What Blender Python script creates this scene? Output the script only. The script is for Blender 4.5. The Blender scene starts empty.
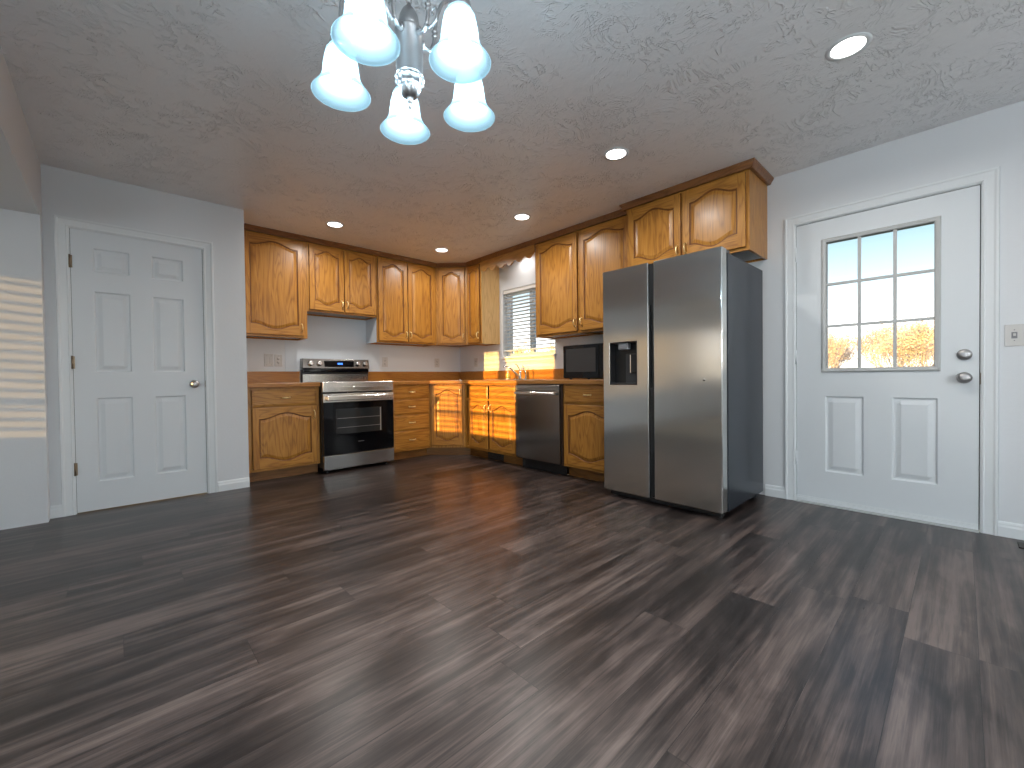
import bpy, math, random
from math import sin, cos, pi, radians as R
from mathutils import Vector, Matrix
random.seed(7)
scene = bpy.context.scene
COL = scene.collection

# ------------------------------------------------------------------ camera
F_PX = 423.105
yaw, pitch, roll = 0.753697, -0.014937, -0.011525
fw = Vector((sin(yaw)*cos(pitch), cos(yaw)*cos(pitch), sin(pitch)))
rt = Vector((cos(yaw), -sin(yaw), 0)); up = rt.cross(fw)
rt2 = rt*cos(roll)+up*sin(roll); up2 = -rt*sin(roll)+up*cos(roll)
cam = bpy.data.cameras.new('camera'); camo = bpy.data.objects.new('camera', cam); COL.objects.link(camo)
cam.sensor_fit = 'HORIZONTAL'; cam.sensor_width = 36; cam.lens = F_PX/1024*36
cam.clip_start = .02; cam.clip_end = 600
m = Matrix((rt2, up2, -fw)).transposed().to_4x4(); m.translation = (-3.70539, -5.05657, .94333)
camo.matrix_world = m
scene.camera = camo

# ------------------------------------------------------------------ view, world, sun
vs = scene.view_settings
scene.display_settings.display_device = 'sRGB'
vs.view_transform = 'Standard'; vs.look = 'None'; vs.gamma = 1; vs.use_curve_mapping = False
vs.exposure = 0.1
P_RECESS, P_BULB, S_FILL_GLOBE, E_SUN, S_SKY = 10.0, 30.0, 98.0, 13.5, 3.1
scene.cycles.sample_clamp_indirect = 4
scene.cycles.max_bounces = 10
scene.cycles.caustics_reflective = False

w = bpy.data.worlds.new('sky'); scene.world = w; w.use_nodes = True
nt = w.node_tree; nt.nodes.clear()
out = nt.nodes.new('ShaderNodeOutputWorld'); bg = nt.nodes.new('ShaderNodeBackground')
tc = nt.nodes.new('ShaderNodeTexCoord'); sx = nt.nodes.new('ShaderNodeSeparateXYZ'); cr = nt.nodes.new('ShaderNodeValToRGB')
mp = nt.nodes.new('ShaderNodeMapRange'); mp.inputs[1].default_value = -.2; mp.inputs[2].default_value = 1
L = nt.links.new
L(tc.outputs['Generated'], sx.inputs[0]); L(sx.outputs['Z'], mp.inputs[0]); L(mp.outputs[0], cr.inputs[0])
L(cr.outputs[0], bg.inputs[0]); L(bg.outputs[0], out.inputs[0]); bg.inputs[1].default_value = S_SKY
def zp(z): return (z+.2)/1.2
e = cr.color_ramp.elements
e[0].position = 0; e[0].color = (.30, .24, .18, 1)
e[1].position = 1; e[1].color = (.10, .20, .36, 1)
for z, c_ in ((-.02, (.34, .27, .2)), (.0, (.80, .72, .58)), (.08, (.80, .80, .78)), (.14, (.46, .52, .54)), (.18, (.30, .38, .41)), (.24, (.19, .285, .32)), (.5, (.14, .26, .38))):
    q = e.new(zp(z)); q.color = (*c_, 1)

sun = bpy.data.lights.new('sun', 'SUN'); sun.energy = E_SUN; sun.color = (1, .57, .15); sun.angle = R(.38)
suno = bpy.data.objects.new('sun', sun); COL.objects.link(suno)
SD = Vector((1, .065, -.0835)).normalized()
suno.rotation_euler = SD.to_track_quat('-Z', 'Y').to_euler(); suno.location = (-20, -4, 4)

# ------------------------------------------------------------------ materials
def mat(name, col=(.8, .8, .8), rough=.5, metal=0, spec=.5, **k):
    m = bpy.data.materials.new(name); m.use_nodes = True
    b = m.node_tree.nodes['Principled BSDF']
    b.inputs['Base Color'].default_value = (*col, 1); b.inputs['Roughness'].default_value = rough
    b.inputs['Metallic'].default_value = metal; b.inputs['Specular IOR Level'].default_value = spec
    for kk, v in k.items(): b.inputs[kk.replace('_', ' ')].default_value = v
    return m
def N(m, t, **k):
    n = m.node_tree.nodes.new('ShaderNode'+t)
    for a, v in k.items(): setattr(n, a, v)
    return n
def LK(m, a, b): m.node_tree.links.new(a, b)
def BS(m): return m.node_tree.nodes['Principled BSDF']
def mathn(m, op, a, b=None, c=None):
    n = N(m, 'Math', operation=op)
    for i, v in enumerate((a, b, c)):
        if v is None: continue
        if isinstance(v, (int, float)): n.inputs[i].default_value = v
        else: LK(m, v, n.inputs[i])
    return n.outputs[0]
def noise(m, vec, scale, detail=3, rough=.5, dist=0):
    n = N(m, 'TexNoise'); n.inputs['Scale'].default_value = scale; n.inputs['Detail'].default_value = detail
    n.inputs['Roughness'].default_value = rough; n.inputs['Distortion'].default_value = dist
    if vec is not None: LK(m, vec, n.inputs['Vector'])
    return n.outputs['Fac']
def bump(m, h, strength, dist):
    b = N(m, 'Bump'); b.inputs['Strength'].default_value = strength; b.inputs['Distance'].default_value = dist
    LK(m, h, b.inputs['Height']); LK(m, b.outputs[0], BS(m).inputs['Normal']); return b
def mapping(m, src, scale=(1, 1, 1), rot=(0, 0, 0)):
    n = N(m, 'Mapping'); n.inputs['Scale'].default_value = scale; n.inputs['Rotation'].default_value = rot
    LK(m, src, n.inputs['Vector']); return n.outputs[0]
def ramp(m, fac, stops, interp='LINEAR'):
    n = N(m, 'ValToRGB'); n.color_ramp.interpolation = interp
    el = n.color_ramp.elements
    el[0].position, el[0].color = stops[0][0], (*stops[0][1], 1)
    el[1].position, el[1].color = stops[-1][0], (*stops[-1][1], 1)
    for p_, c_ in stops[1:-1]:
        q = el.new(p_); q.color = (*c_, 1)
    LK(m, fac, n.inputs[0]); return n.outputs[0]
def mix(m, a, b, fac, mode='MIX'):
    n = N(m, 'Mix', data_type='RGBA', blend_type=mode)
    for i, v in ((0, fac), (6, a), (7, b)):
        if isinstance(v, (int, float)): n.inputs[i].default_value = v
        elif isinstance(v, tuple): n.inputs[i].default_value = (*v, 1)
        else: LK(m, v, n.inputs[i])
    return n.outputs[2]

def paint(name, col, rough=.6, bs=.15, scale=60):
    m = mat(name, col, rough, spec=.35); t = N(m, 'TexCoord').outputs['Object']
    bump(m, noise(m, t, scale, 3), bs, .002); return m
M_WALL = paint('wall_paint', (.70, .72, .735), .62, .25, 55)
M_TRIM = paint('trim_paint', (.76, .79, .80), .4, .05, 20)
M_DOOR = paint('door_paint', (.72, .755, .775), .42, .08, 40)
M_PANELBOARD = paint('splash_board_paint', (.66, .71, .75), .35, .05, 30)

def ceiling_mat():
    m = mat('ceiling_texture_paint', (.83, .83, .835), .33, spec=.5); t = N(m, 'TexCoord').outputs['Object']
    wv = N(m, 'TexNoise'); wv.inputs['Scale'].default_value = 2.2; wv.inputs['Detail'].default_value = 2; LK(m, t, wv.inputs['Vector'])
    vm = N(m, 'VectorMath', operation='MULTIPLY_ADD'); LK(m, wv.outputs['Color'], vm.inputs[0]); vm.inputs[1].default_value = (.55, .55, 0); LK(m, t, vm.inputs[2])
    v1 = mapping(m, vm.outputs[0], (13, 36, 1), (0, 0, .55)); v2 = mapping(m, vm.outputs[0], (34, 13, 1), (0, 0, .2))
    def ridge(v, d, k):
        a = mathn(m, 'ABSOLUTE', mathn(m, 'SUBTRACT', noise(m, v, 1, d, .5, .3), .5))
        return mathn(m, 'MAXIMUM', mathn(m, 'SUBTRACT', 1, mathn(m, 'MULTIPLY', a, k)), 0)
    mk = mathn(m, 'MULTIPLY', mathn(m, 'SUBTRACT', noise(m, t, 3.3, 4, .6), .47), 7); mk = N(m, 'Clamp'); 
    mkv = mathn(m, 'MULTIPLY', mathn(m, 'SUBTRACT', noise(m, t, 3.3, 4, .6), .40), 6); LK(m, mkv, mk.inputs[0])
    br = mathn(m, 'GREATER_THAN', noise(m, t, 19, 2), .47)
    h = mathn(m, 'ADD', mathn(m, 'MULTIPLY', ridge(v1, 2, 22), 1), mathn(m, 'MULTIPLY', ridge(v2, 2, 22), .7))
    h = mathn(m, 'MULTIPLY', mathn(m, 'MULTIPLY', h, mk.outputs[0]), mathn(m, 'ADD', .15, mathn(m, 'MULTIPLY', br, .85)))
    h = mathn(m, 'ADD', h, mathn(m, 'MULTIPLY', noise(m, t, 14, 5, .6), .9))
    bump(m, h, .9, .0045); return m
M_CEIL = ceiling_mat()

def floor_mat():
    m = mat('wood_plank_floor', rough=.34, spec=.4)
    t = N(m, 'TexCoord').outputs['Object']; s = N(m, 'SeparateXYZ'); LK(m, t, s.inputs[0]); x, y = s.outputs[0], s.outputs[1]
    PW, PL = .182, 1.22
    yr = mathn(m, 'DIVIDE', y, PW); row = mathn(m, 'FLOOR', yr); fy = mathn(m, 'FRACT', yr)
    wn = N(m, 'TexWhiteNoise', noise_dimensions='1D'); LK(m, row, wn.inputs['W'])
    xr = mathn(m, 'ADD', mathn(m, 'DIVIDE', x, PL), mathn(m, 'MULTIPLY', wn.outputs[0], 7))
    col = mathn(m, 'FLOOR', xr); fx = mathn(m, 'FRACT', xr)
    cid = N(m, 'CombineXYZ'); LK(m, row, cid.inputs[0]); LK(m, col, cid.inputs[1])
    wid = N(m, 'TexWhiteNoise', noise_dimensions='3D'); LK(m, cid.outputs[0], wid.inputs['Vector']); pid = wid.outputs[0]
    def gv(sx_, sy_, k_):
        g = N(m, 'CombineXYZ'); LK(m, mathn(m, 'MULTIPLY', x, sx_), g.inputs[0]); LK(m, mathn(m, 'MULTIPLY', y, sy_), g.inputs[1]); LK(m, mathn(m, 'MULTIPLY', pid, k_), g.inputs[2]); return g.outputs[0]
    big = noise(m, gv(.9, 15, 37), 1, 3, .5, .5); mid = noise(m, gv(1.6, 40, 61), 1, 4, .6, .8); fine = noise(m, gv(6, 190, 91), 1, 4, .65, .2)
    blot = noise(m, gv(2.5, 7, 17), 1, 3, .55, 1.2)
    v = mathn(m, 'ADD', mathn(m, 'MULTIPLY', big, .55), mathn(m, 'MULTIPLY', mid, .35))
    v = mathn(m, 'ADD', v, mathn(m, 'MULTIPLY', fine, .22)); v = mathn(m, 'ADD', v, mathn(m, 'MULTIPLY', mathn(m, 'SUBTRACT', blot, .5), .35))
    v = mathn(m, 'ADD', v, mathn(m, 'MULTIPLY', mathn(m, 'SUBTRACT', pid, .5), .09))
    c = ramp(m, v, [(.43, (.013, .0098, .0090)), (.53, (.030, .0220, .0196)), (.62, (.064, .046, .040)), (.73, (.120, .088, .075))])
    ex = mathn(m, 'MULTIPLY', mathn(m, 'MINIMUM', fx, mathn(m, 'SUBTRACT', 1, fx)), PL)
    ey = mathn(m, 'MULTIPLY', mathn(m, 'MINIMUM', fy, mathn(m, 'SUBTRACT', 1, fy)), PW)
    seam = mathn(m, 'LESS_THAN', mathn(m, 'MINIMUM', ex, ey), .0011)
    c = mix(m, c, (.01, .008, .008), mathn(m, 'MULTIPLY', seam, .75))
    LK(m, c, BS(m).inputs['Base Color'])
    rg = mathn(m, 'ADD', .24, mathn(m, 'MULTIPLY', fine, .14)); LK(m, rg, BS(m).inputs['Roughness'])
    bump(m, mathn(m, 'SUBTRACT', mathn(m, 'MULTIPLY', fine, .5), mathn(m, 'MULTIPLY', seam, 1.0)), .18, .002)
    return m
M_FLOOR = floor_mat()

def oak(name, axis, c0=(.24, .088, .012), c1=(.43, .185, .028), c2=(.54, .26, .05), rough=.36):
    m = mat(name, rough=rough, spec=.45)
    t = N(m, 'TexCoord').outputs['Object']; oi = N(m, 'ObjectInfo')
    off = mathn(m, 'MULTIPLY', oi.outputs['Random'], 13)
    cx = N(m, 'CombineXYZ'); LK(m, off, cx.inputs[0]); LK(m, off, cx.inputs[1]); LK(m, off, cx.inputs[2])
    va = N(m, 'VectorMath', operation='ADD'); LK(m, t, va.inputs[0]); LK(m, cx.outputs[0], va.inputs[1])
    L1 = {'x': (1.1, 9, 9), 'y': (9, 1.1, 9), 'z': (9, 9, 1.1)}[axis]; L2 = {'x': (5, 130, 130), 'y': (130, 5, 130), 'z': (130, 130, 5)}[axis]
    n1 = noise(m, mapping(m, va.outputs[0], L1), 1, 2, .5, .5)
    rings = mathn(m, 'FRACT', mathn(m, 'MULTIPLY', n1, 11))
    rings = mathn(m, 'MULTIPLY', rings, mathn(m, 'MULTIPLY', mathn(m, 'SUBTRACT', 1, rings), 3.4))
    n2 = noise(m, mapping(m, va.outputs[0], L2), 1, 3, .6)
    v = mathn(m, 'ADD', mathn(m, 'MULTIPLY', rings, .32), mathn(m, 'MULTIPLY', n2, .62))
    v = mathn(m, 'ADD', v, mathn(m, 'MULTIPLY', mathn(m, 'SUBTRACT', noise(m, va.outputs[0], 3, 2), .5), .3))
    LK(m, ramp(m, v, [(.2, c0), (.5, c1), (.8, c2)]), BS(m).inputs['Base Color'])
    bump(m, n2, .12, .001); BS(m).inputs['Coat Weight'].default_value = .12; BS(m).inputs['Coat Roughness'].default_value = .22
    return m
OV = oak('honey_oak_vertical', 'z'); OH = oak('honey_oak_horizontal', 'x')
OLIT = oak('oak_lit_by_window', 'z', (.52, .30, .10), (.66, .41, .16), (.76, .50, .22))  # lighter oak copy, painting window light onto one cabinet side
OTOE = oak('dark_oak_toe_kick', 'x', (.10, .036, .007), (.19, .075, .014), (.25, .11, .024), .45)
OG = oak('oak_groove_stain', 'z', (.12, .038, .006), (.19, .066, .010), (.24, .09, .016), .5)
OD = oak('dark_stained_oak_moulding', 'x', (.11, .040, .012), (.20, .078, .022), (.27, .115, .034))
ODY = oak('dark_stained_oak_moulding_along_y', 'y', (.11, .040, .012), (.20, .078, .022), (.27, .115, .034))
LAM = oak('brown_laminate', 'x', (.27, .095, .014), (.38, .15, .022), (.45, .19, .035), .35)
LAMY = oak('brown_laminate_along_y', 'y', (.27, .105, .02), (.37, .16, .035), (.44, .20, .05), .35)
LTOP = oak('tan_laminate_top', 'y', (.28, .15, .07), (.40, .23, .12), (.48, .29, .16), .25)

def steel(name, col=(.60, .595, .58), rough=.15, aniso=.7, bs=.03):
    m = mat(name, col, rough, 1, Anisotropic=aniso, Anisotropic_Rotation=.0); t = N(m, 'TexCoord').outputs['Object']
    tg = N(m, 'Tangent', direction_type='RADIAL', axis='Z'); LK(m, tg.outputs[0], BS(m).inputs['Tangent'])
    bump(m, noise(m, t, 1.6, 1), bs, .02)
    return m
M_STEEL = steel('brushed_stainless'); M_STEELD = steel('dark_stainless', (.30, .285, .27), .22)
M_STEELB = steel('bright_stainless', (.68, .66, .64), .2)
M_FRSIDE = mat('fridge_side_grey', (.022, .027, .036), .22, 0, .22)
M_BLK = mat('black_plastic', (.012, .012, .013), .35); M_BGL = mat('black_glass', (.004, .004, .005), .06, 0, .3)
M_WIN = mat('oven_window_glass', (.02, .022, .024), .1); M_GASK = mat('rubber_gasket', (.02, .02, .02), .6)
M_DGREY = mat('dark_grey_plastic', (.055, .055, .058), .4); M_GREY = mat('grey_plastic', (.22, .22, .23), .35)
M_CHR = mat('chrome', (.8, .8, .8), .08, 1); M_NICK = mat('brushed_nickel', (.42, .41, .41), .36, 1)
M_BRASS = mat('brass', (1, .80, .42), .38, .85); M_HNG = mat('worn_bronze', (.25, .19, .13), .4, 1)
M_PLATE = mat('white_plastic_plate', (.60, .585, .56), .4); M_VINYL = mat('window_vinyl', (.62, .70, .78), .4)
M_FRAME = mat('glazing_frame_plastic', (.50, .51, .50), .45)
M_BLIND = mat('blind_slat', (.78, .77, .73), .5); M_UNDER = mat('pale_cabinet_underside', (.45, .46, .47), .5)
M_GAPSHADE = mat('gap_shade_black', (.004, .004, .004), .9)  # black for strips that paint the shade in door gaps
M_SOAP = mat('yellow_liquid_soap', (.85, .66, .15), .1, Transmission_Weight=.5); M_SOAPC = mat('soap_bottle_plastic', (.8, .8, .76), .2)
M_LINER = mat('white_laminate_side', (.66, .70, .74), .4)
def glass_mat(name='window_glass'):
    m = bpy.data.materials.new(name); m.use_nodes = True; t = m.node_tree; t.nodes.clear()
    o = t.nodes.new('ShaderNodeOutputMaterial'); a = t.nodes.new('ShaderNodeBsdfTransparent'); g = t.nodes.new('ShaderNodeBsdfGlossy'); g.inputs['Roughness'].default_value = 0
    f = t.nodes.new('ShaderNodeFresnel'); f.inputs[0].default_value = 1.3; x = t.nodes.new('ShaderNodeMixShader')
    t.links.new(f.outputs[0], x.inputs[0]); t.links.new(a.outputs[0], x.inputs[1]); t.links.new(g.outputs[0], x.inputs[2]); t.links.new(x.outputs[0], o.inputs[0]); return m
M_GLASS = glass_mat()
def emis(name, col, s):
    m = mat(name, col, .5); b = BS(m); b.inputs['Emission Color'].default_value = (*col, 1); b.inputs['Emission Strength'].default_value = s; return m
M_LENS = emis('lit_diffuser', (1, .98, .95), 7)
M_LCD = emis('blue_clock_led', (.05, .22, 1), 3)
def shade_mat():
    m = bpy.data.materials.new('frosted_glass_shade'); m.use_nodes = True; t = m.node_tree; t.nodes.clear(); n = t.nodes.new
    o = n('ShaderNodeOutputMaterial'); a = n('ShaderNodeBsdfTranslucent'); a.inputs[0].default_value = (.055, .078, .086, 1)
    d = n('ShaderNodeBsdfDiffuse'); d.inputs[0].default_value = (.030, .043, .049, 1); x = n('ShaderNodeMixShader'); x.inputs[0].default_value = .5
    em = n('ShaderNodeEmission'); em.inputs[0].default_value = (.40, .68, .82, 1); em.inputs[1].default_value = .42; ad = n('ShaderNodeAddShader')
    tp = n('ShaderNodeBsdfTransparent'); tp.inputs[0].default_value = (.85, .95, 1, 1); y = n('ShaderNodeMixShader'); y.inputs[0].default_value = .33
    for p_, q_ in ((a.outputs[0], x.inputs[1]), (d.outputs[0], x.inputs[2]), (x.outputs[0], ad.inputs[0]), (em.outputs[0], ad.inputs[1]), (ad.outputs[0], y.inputs[1]), (tp.outputs[0], y.inputs[2]), (y.outputs[0], o.inputs[0])): t.links.new(p_, q_)
    return m
M_SHADE = shade_mat()
def bulb_mat():
    m = bpy.data.materials.new('lit_bulb_glass'); m.use_nodes = True; t = m.node_tree; t.nodes.clear(); n = t.nodes.new
    o = n('ShaderNodeOutputMaterial'); a = n('ShaderNodeBsdfTransparent'); e_ = n('ShaderNodeEmission'); e_.inputs[0].default_value = (.9, .96, 1, 1); e_.inputs[1].default_value = 4; x = n('ShaderNodeAddShader')
    t.links.new(a.outputs[0], x.inputs[0]); t.links.new(e_.outputs[0], x.inputs[1]); t.links.new(x.outputs[0], o.inputs[0]); return m
M_BULB = bulb_mat()

# ------------------------------------------------------------------ mesh helpers
class MB:
    def __init__(s): s.v = []; s.f = []; s.mi = []; s.sm = []
    def add(s, vs_, fs, mi=0, smooth=False):
        o = len(s.v); s.v += [tuple(v) for v in vs_]
        for f in fs: s.f.append([i+o for i in f]); s.mi.append(mi); s.sm.append(smooth)
        return s
    def box(s, x0, x1, y0, y1, z0, z1, mi=0):
        x0, x1 = sorted((x0, x1)); y0, y1 = sorted((y0, y1)); z0, z1 = sorted((z0, z1))
        v = [(x, y, z) for z in (z0, z1) for y in (y0, y1) for x in (x0, x1)]
        return s.add(v, [(0, 2, 3, 1), (4, 5, 7, 6), (0, 1, 5, 4), (2, 6, 7, 3), (0, 4, 6, 2), (1, 3, 7, 5)], mi)
    def prism(s, pts, z0, z1, mi=0):   # ccw xy polygon
        n = len(pts); v = [(x, y, z0) for x, y in pts]+[(x, y, z1) for x, y in pts]
        return s.add(v, [list(range(n))[::-1], list(range(n, 2*n))]+[(i, (i+1) % n, n+(i+1) % n, n+i) for i in range(n)], mi)
    def tube(s, pts, r, n=10, mi=0, cap=True):
        pts = [Vector(p) for p in pts]; k = len(pts); rs = r if isinstance(r, (list, tuple)) else [r]*k
        ref = None; v = []
        for i, p in enumerate(pts):
            d = (pts[min(i+1, k-1)]-pts[max(i-1, 0)]).normalized()
            if ref is None: ref = d.orthogonal().normalized()
            a = (ref-d*ref.dot(d))
            a = a.normalized() if a.length > 1e-6 else d.orthogonal().normalized(); ref = a; b = d.cross(a)
            for j in range(n):
                t = 2*pi*j/n; v.append(p+a*cos(t)*rs[i]+b*sin(t)*rs[i])
        f = [(i*n+j, i*n+(j+1) % n, (i+1)*n+(j+1) % n, (i+1)*n+j) for i in range(k-1) for j in range(n)]
        s.add(v, f, mi, True)
        if cap:
            o = len(s.v)-len(v); s.f.append([o+j for j in range(n)][::-1]); s.f.append([o+(k-1)*n+j for j in range(n)]); s.mi += [mi, mi]; s.sm += [False, False]
        return s
    def lathe(s, prof, n=28, c=(0, 0, 0), axis='z', mi=0, fl=0, fn=0, twist=0):   # prof (r, h)
        v = []
        for (r, h) in prof:
            for j in range(n):
                t = 2*pi*j/n; rr = r*(1+fl*cos(fn*(t+twist*h))) if fl else r
                a, b = rr*cos(t), rr*sin(t)
                p = {'z': (a, b, h), 'y': (a, h, b), 'x': (h, a, b)}[axis]
                v.append((p[0]+c[0], p[1]+c[1], p[2]+c[2]))
        k = len(prof)
        f = [(i*n+j, i*n+(j+1) % n, (i+1)*n+(j+1) % n, (i+1)*n+j) for i in range(k-1) for j in range(n)]
        return s.add(v, f, mi, True)
    def ball(s, c, r, n=14, sc=(1, 1, 1), mi=0):
        k = 9; pr = [(max(r*sin(pi*i/(k-1)), 1e-5), -r*cos(pi*i/(k-1))) for i in range(k)]
        o = len(s.v); s.lathe(pr, n, (0, 0, 0), 'z', mi)
        for i in range(o, len(s.v)): s.v[i] = (s.v[i][0]*sc[0]+c[0], s.v[i][1]*sc[1]+c[1], s.v[i][2]*sc[2]+c[2])
        return s
    def sweep(s, path, prof, fn, mi=0):   # open 2D path with mitres; prof (offset to the left normal, height) closed; fn(a, b, h)->xyz
        P = [Vector(p) for p in path]; k = len(P); v = []
        for i, p in enumerate(P):
            d0 = (P[i]-P[i-1]).normalized() if i else (P[1]-P[0]).normalized()
            d1 = (P[i+1]-P[i]).normalized() if i < k-1 else d0
            n0 = Vector((-d0.y, d0.x)); n1 = Vector((-d1.y, d1.x)); nn = (n0+n1).normalized(); nn = nn/max(nn.dot(n0), .2)
            for (o, h) in prof: q = p+nn*o; v.append(fn(q.x, q.y, h))
        n = len(prof)
        f = [(i*n+j, i*n+(j+1) % n, (i+1)*n+(j+1) % n, (i+1)*n+j) for i in range(k-1) for j in range(n)]+[list(range(n))[::-1], [(k-1)*n+j for j in range(n)]]
        return s.add(v, f, mi)
    def build(s, name, mats, parent=None, bevel=0, seg=2, **tags):
        me = bpy.data.meshes.new(name); me.from_pydata(s.v, [], s.f)
        for m_ in (mats if isinstance(mats, (list, tuple)) else [mats]): me.materials.append(m_)
        me.polygons.foreach_set('material_index', s.mi); me.polygons.foreach_set('use_smooth', s.sm)
        import bmesh
        b = bmesh.new(); b.from_mesh(me); bmesh.ops.recalc_face_normals(b, faces=b.faces); b.to_mesh(me); b.free()
        me.update()
        o = bpy.data.objects.new(name, me); COL.objects.link(o)
        if parent is not None: o.parent = parent
        if bevel:
            md = o.modifiers.new('bevel', 'BEVEL'); md.width = bevel; md.segments = seg; md.limit_method = 'ANGLE'; md.angle_limit = R(40)
            md.harden_normals = False
        for k, v in tags.items(): o[k] = v
        return o
def thing(name, label, cat, loc=(0, 0, 0), rz=0, group=None, kind=None):
    o = bpy.data.objects.new(name, None); COL.objects.link(o); o.location = loc; o.rotation_euler = (0, 0, rz); o.empty_display_size = .1
    if label: o['label'] = label
    if cat: o['category'] = cat
    if group: o['group'] = group
    if kind: o['kind'] = kind
    return o
def copy_tree(o, parent=None):
    c = o.copy(); COL.objects.link(c); c.parent = parent
    for ch in [q for q in bpy.data.objects if q.parent == o]: copy_tree(ch, c)
    return c
def struct(name, mb, m_, label, **k): return mb.build(name, m_, kind='structure', label=label, **k)
def rects_minus(u0, u1, z0, z1, holes):
    us = sorted({u0, u1, *[h[0] for h in holes], *[h[1] for h in holes]}); zs = sorted({z0, z1, *[h[2] for h in holes], *[h[3] for h in holes]})
    for a, b in zip(us, us[1:]):
        for c, d in zip(zs, zs[1:]):
            if not any(h[0] <= a and b <= h[1] and h[2] <= c and d <= h[3] for h in holes): yield a, b, c, d
def wall(name, axis, p0, p1, u0, u1, z0, z1, holes, label, m_=M_WALL):
    mb = MB()
    for a, b, c, d in rects_minus(u0, u1, z0, z1, holes):
        if axis == 'x': mb.box(p0, p1, a, b, c, d)
        else: mb.box(a, b, p0, p1, c, d)
    import bmesh
    return struct(name, mb, m_, label)

# ------------------------------------------------------------------ room shell
H = 2.45; XW, YR = -8.0, -7.4; XC = -4.05; YS = -.82; XA = -2.849; YC = -.711
struct('floor', MB().box(XW-.14, .0, YR-.14, .14, -.06, 0), M_FLOOR, 'dark brown wood plank floor across the whole room')
cpm = mat('beige_bounce_carpet', (.46, .41, .35), .95, spec=.1); bump(cpm, noise(cpm, N(cpm, 'TexCoord').outputs['Object'], 260, 2), .5, .004)  # unseen pale carpet, added to bounce light and brighten reflections
struct('floor_bounce_carpet', MB().box(XW, XC-.62, YR, YS, .0005, .012), cpm, 'added beige carpet bouncing fill light in the side room')
struct('ceiling', MB().box(XW-.14, .14, YR-.14, .14, H, H+.1), M_CEIL, 'white ceiling with swirled hand-trowelled texture')
wall('wall_back', 'y', 0, .14, XA, .14, 0, H, [], 'white wall behind the range and corner cabinets')
DO = (-5.13, -4.203, 0, 2.047); WO = (-1.84, -.95, 1.213, 2.075)
wall('wall_right', 'x', 0, .14, YR, 0, 0, H, [DO, WO], 'pale wall holding the entry door and the sink window')
wall('wall_closet', 'y', YC, YC+.11, XC, XA, 0, H, [(-3.925, -3.15, 0, 2.047)], 'white wall holding the six panel closet door')
wall('wall_closet_side', 'x', XA-.11, XA-.0005, YC+.1105, .14, 0, H, [], 'side of the closet box next to the kitchen cabinets')
wall('wall_left', 'y', YS, YS+.2, XW, XC, 0, H, [], 'wall of the side room striped by sun through blinds')
wall('wall_header', 'x', XC-.5, XC, -5.6, YS, 2.07, H, [], 'dropped header over the wide opening at left')
wall('wall_partition', 'x', XC-.12, XC, YR, -5.6, 0, H, [], 'wall end past the wide opening')
WW = [(-2.39, -1.50, .88, 2.0), (-1.42, -.87, .88, 2.0)]
wall('wall_west', 'x', XW-.14, XW, YR, YS, 0, H, WW, 'far wall of the side room holding two windows')
RW = [(-3.3, -.9, .25, 2.1), (-7.2, -4.9, .7, 2.0)]
wall('wall_rear', 'y', YR-.14, YR, XW-.14, .14, 0, H, RW, 'wall behind the camera holding added fill windows')
wall('wall_closet_inside', 'y', .02, .14, XC, XA-.11, 0, H, [], 'rear wall inside the closet')

# baseboards (profile height along z)
BBP = [(0, 0), (.014, 0), (.014, .055), (.010, .066), (.010, .074), (.006, .084), (0, .086)]
def baseboard(name, path, label):
    mb = MB(); mb.sweep(path, BBP, lambda a, b, h: (a, b, h)); struct(name, mb, M_TRIM, label)
# path direction chosen so that the left normal points into the room
baseboard('baseboard_closet', [(XA, YC), (-3.08, YC)], 'white baseboard between closet door and cabinets')
baseboard('baseboard_closet_edge', [(-3.99, YC), (XC+.001, YC)], 'short white baseboard left of the closet door')
baseboard('baseboard_right', [(0, -4.025), (0, -4.135)][::-1][::-1] if False else [(0, -4.135), (0, -4.0)][::1], 'white baseboard between fridge and entry door')
baseboard('baseboard_right_far', [(0, YR), (0, -5.198)], 'white baseboard right of the entry door')

# door casings
CAS = [(0, 0), (0, .009), (.010, .013), (.016, .010), (.048, .013), (.056, .018), (.066, .018), (.070, 0)]
def casing(name, u0, u1, zt, fn, label):
    mb = MB(); mb.sweep([(u1, 0), (u1, zt), (u0, zt), (u0, 0)][::-1], [(o, h) for o, h in CAS], fn); return struct(name, mb, M_TRIM, label)
casing('trim_1', -3.925, -3.15, 2.047, lambda a, b, h: (a, YC-h, b), 'white moulded casing around the closet door')
casing('trim_2', -5.13, -4.203, 2.047, lambda a, b, h: (-h, a, b), 'white moulded casing around the entry door')

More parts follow.
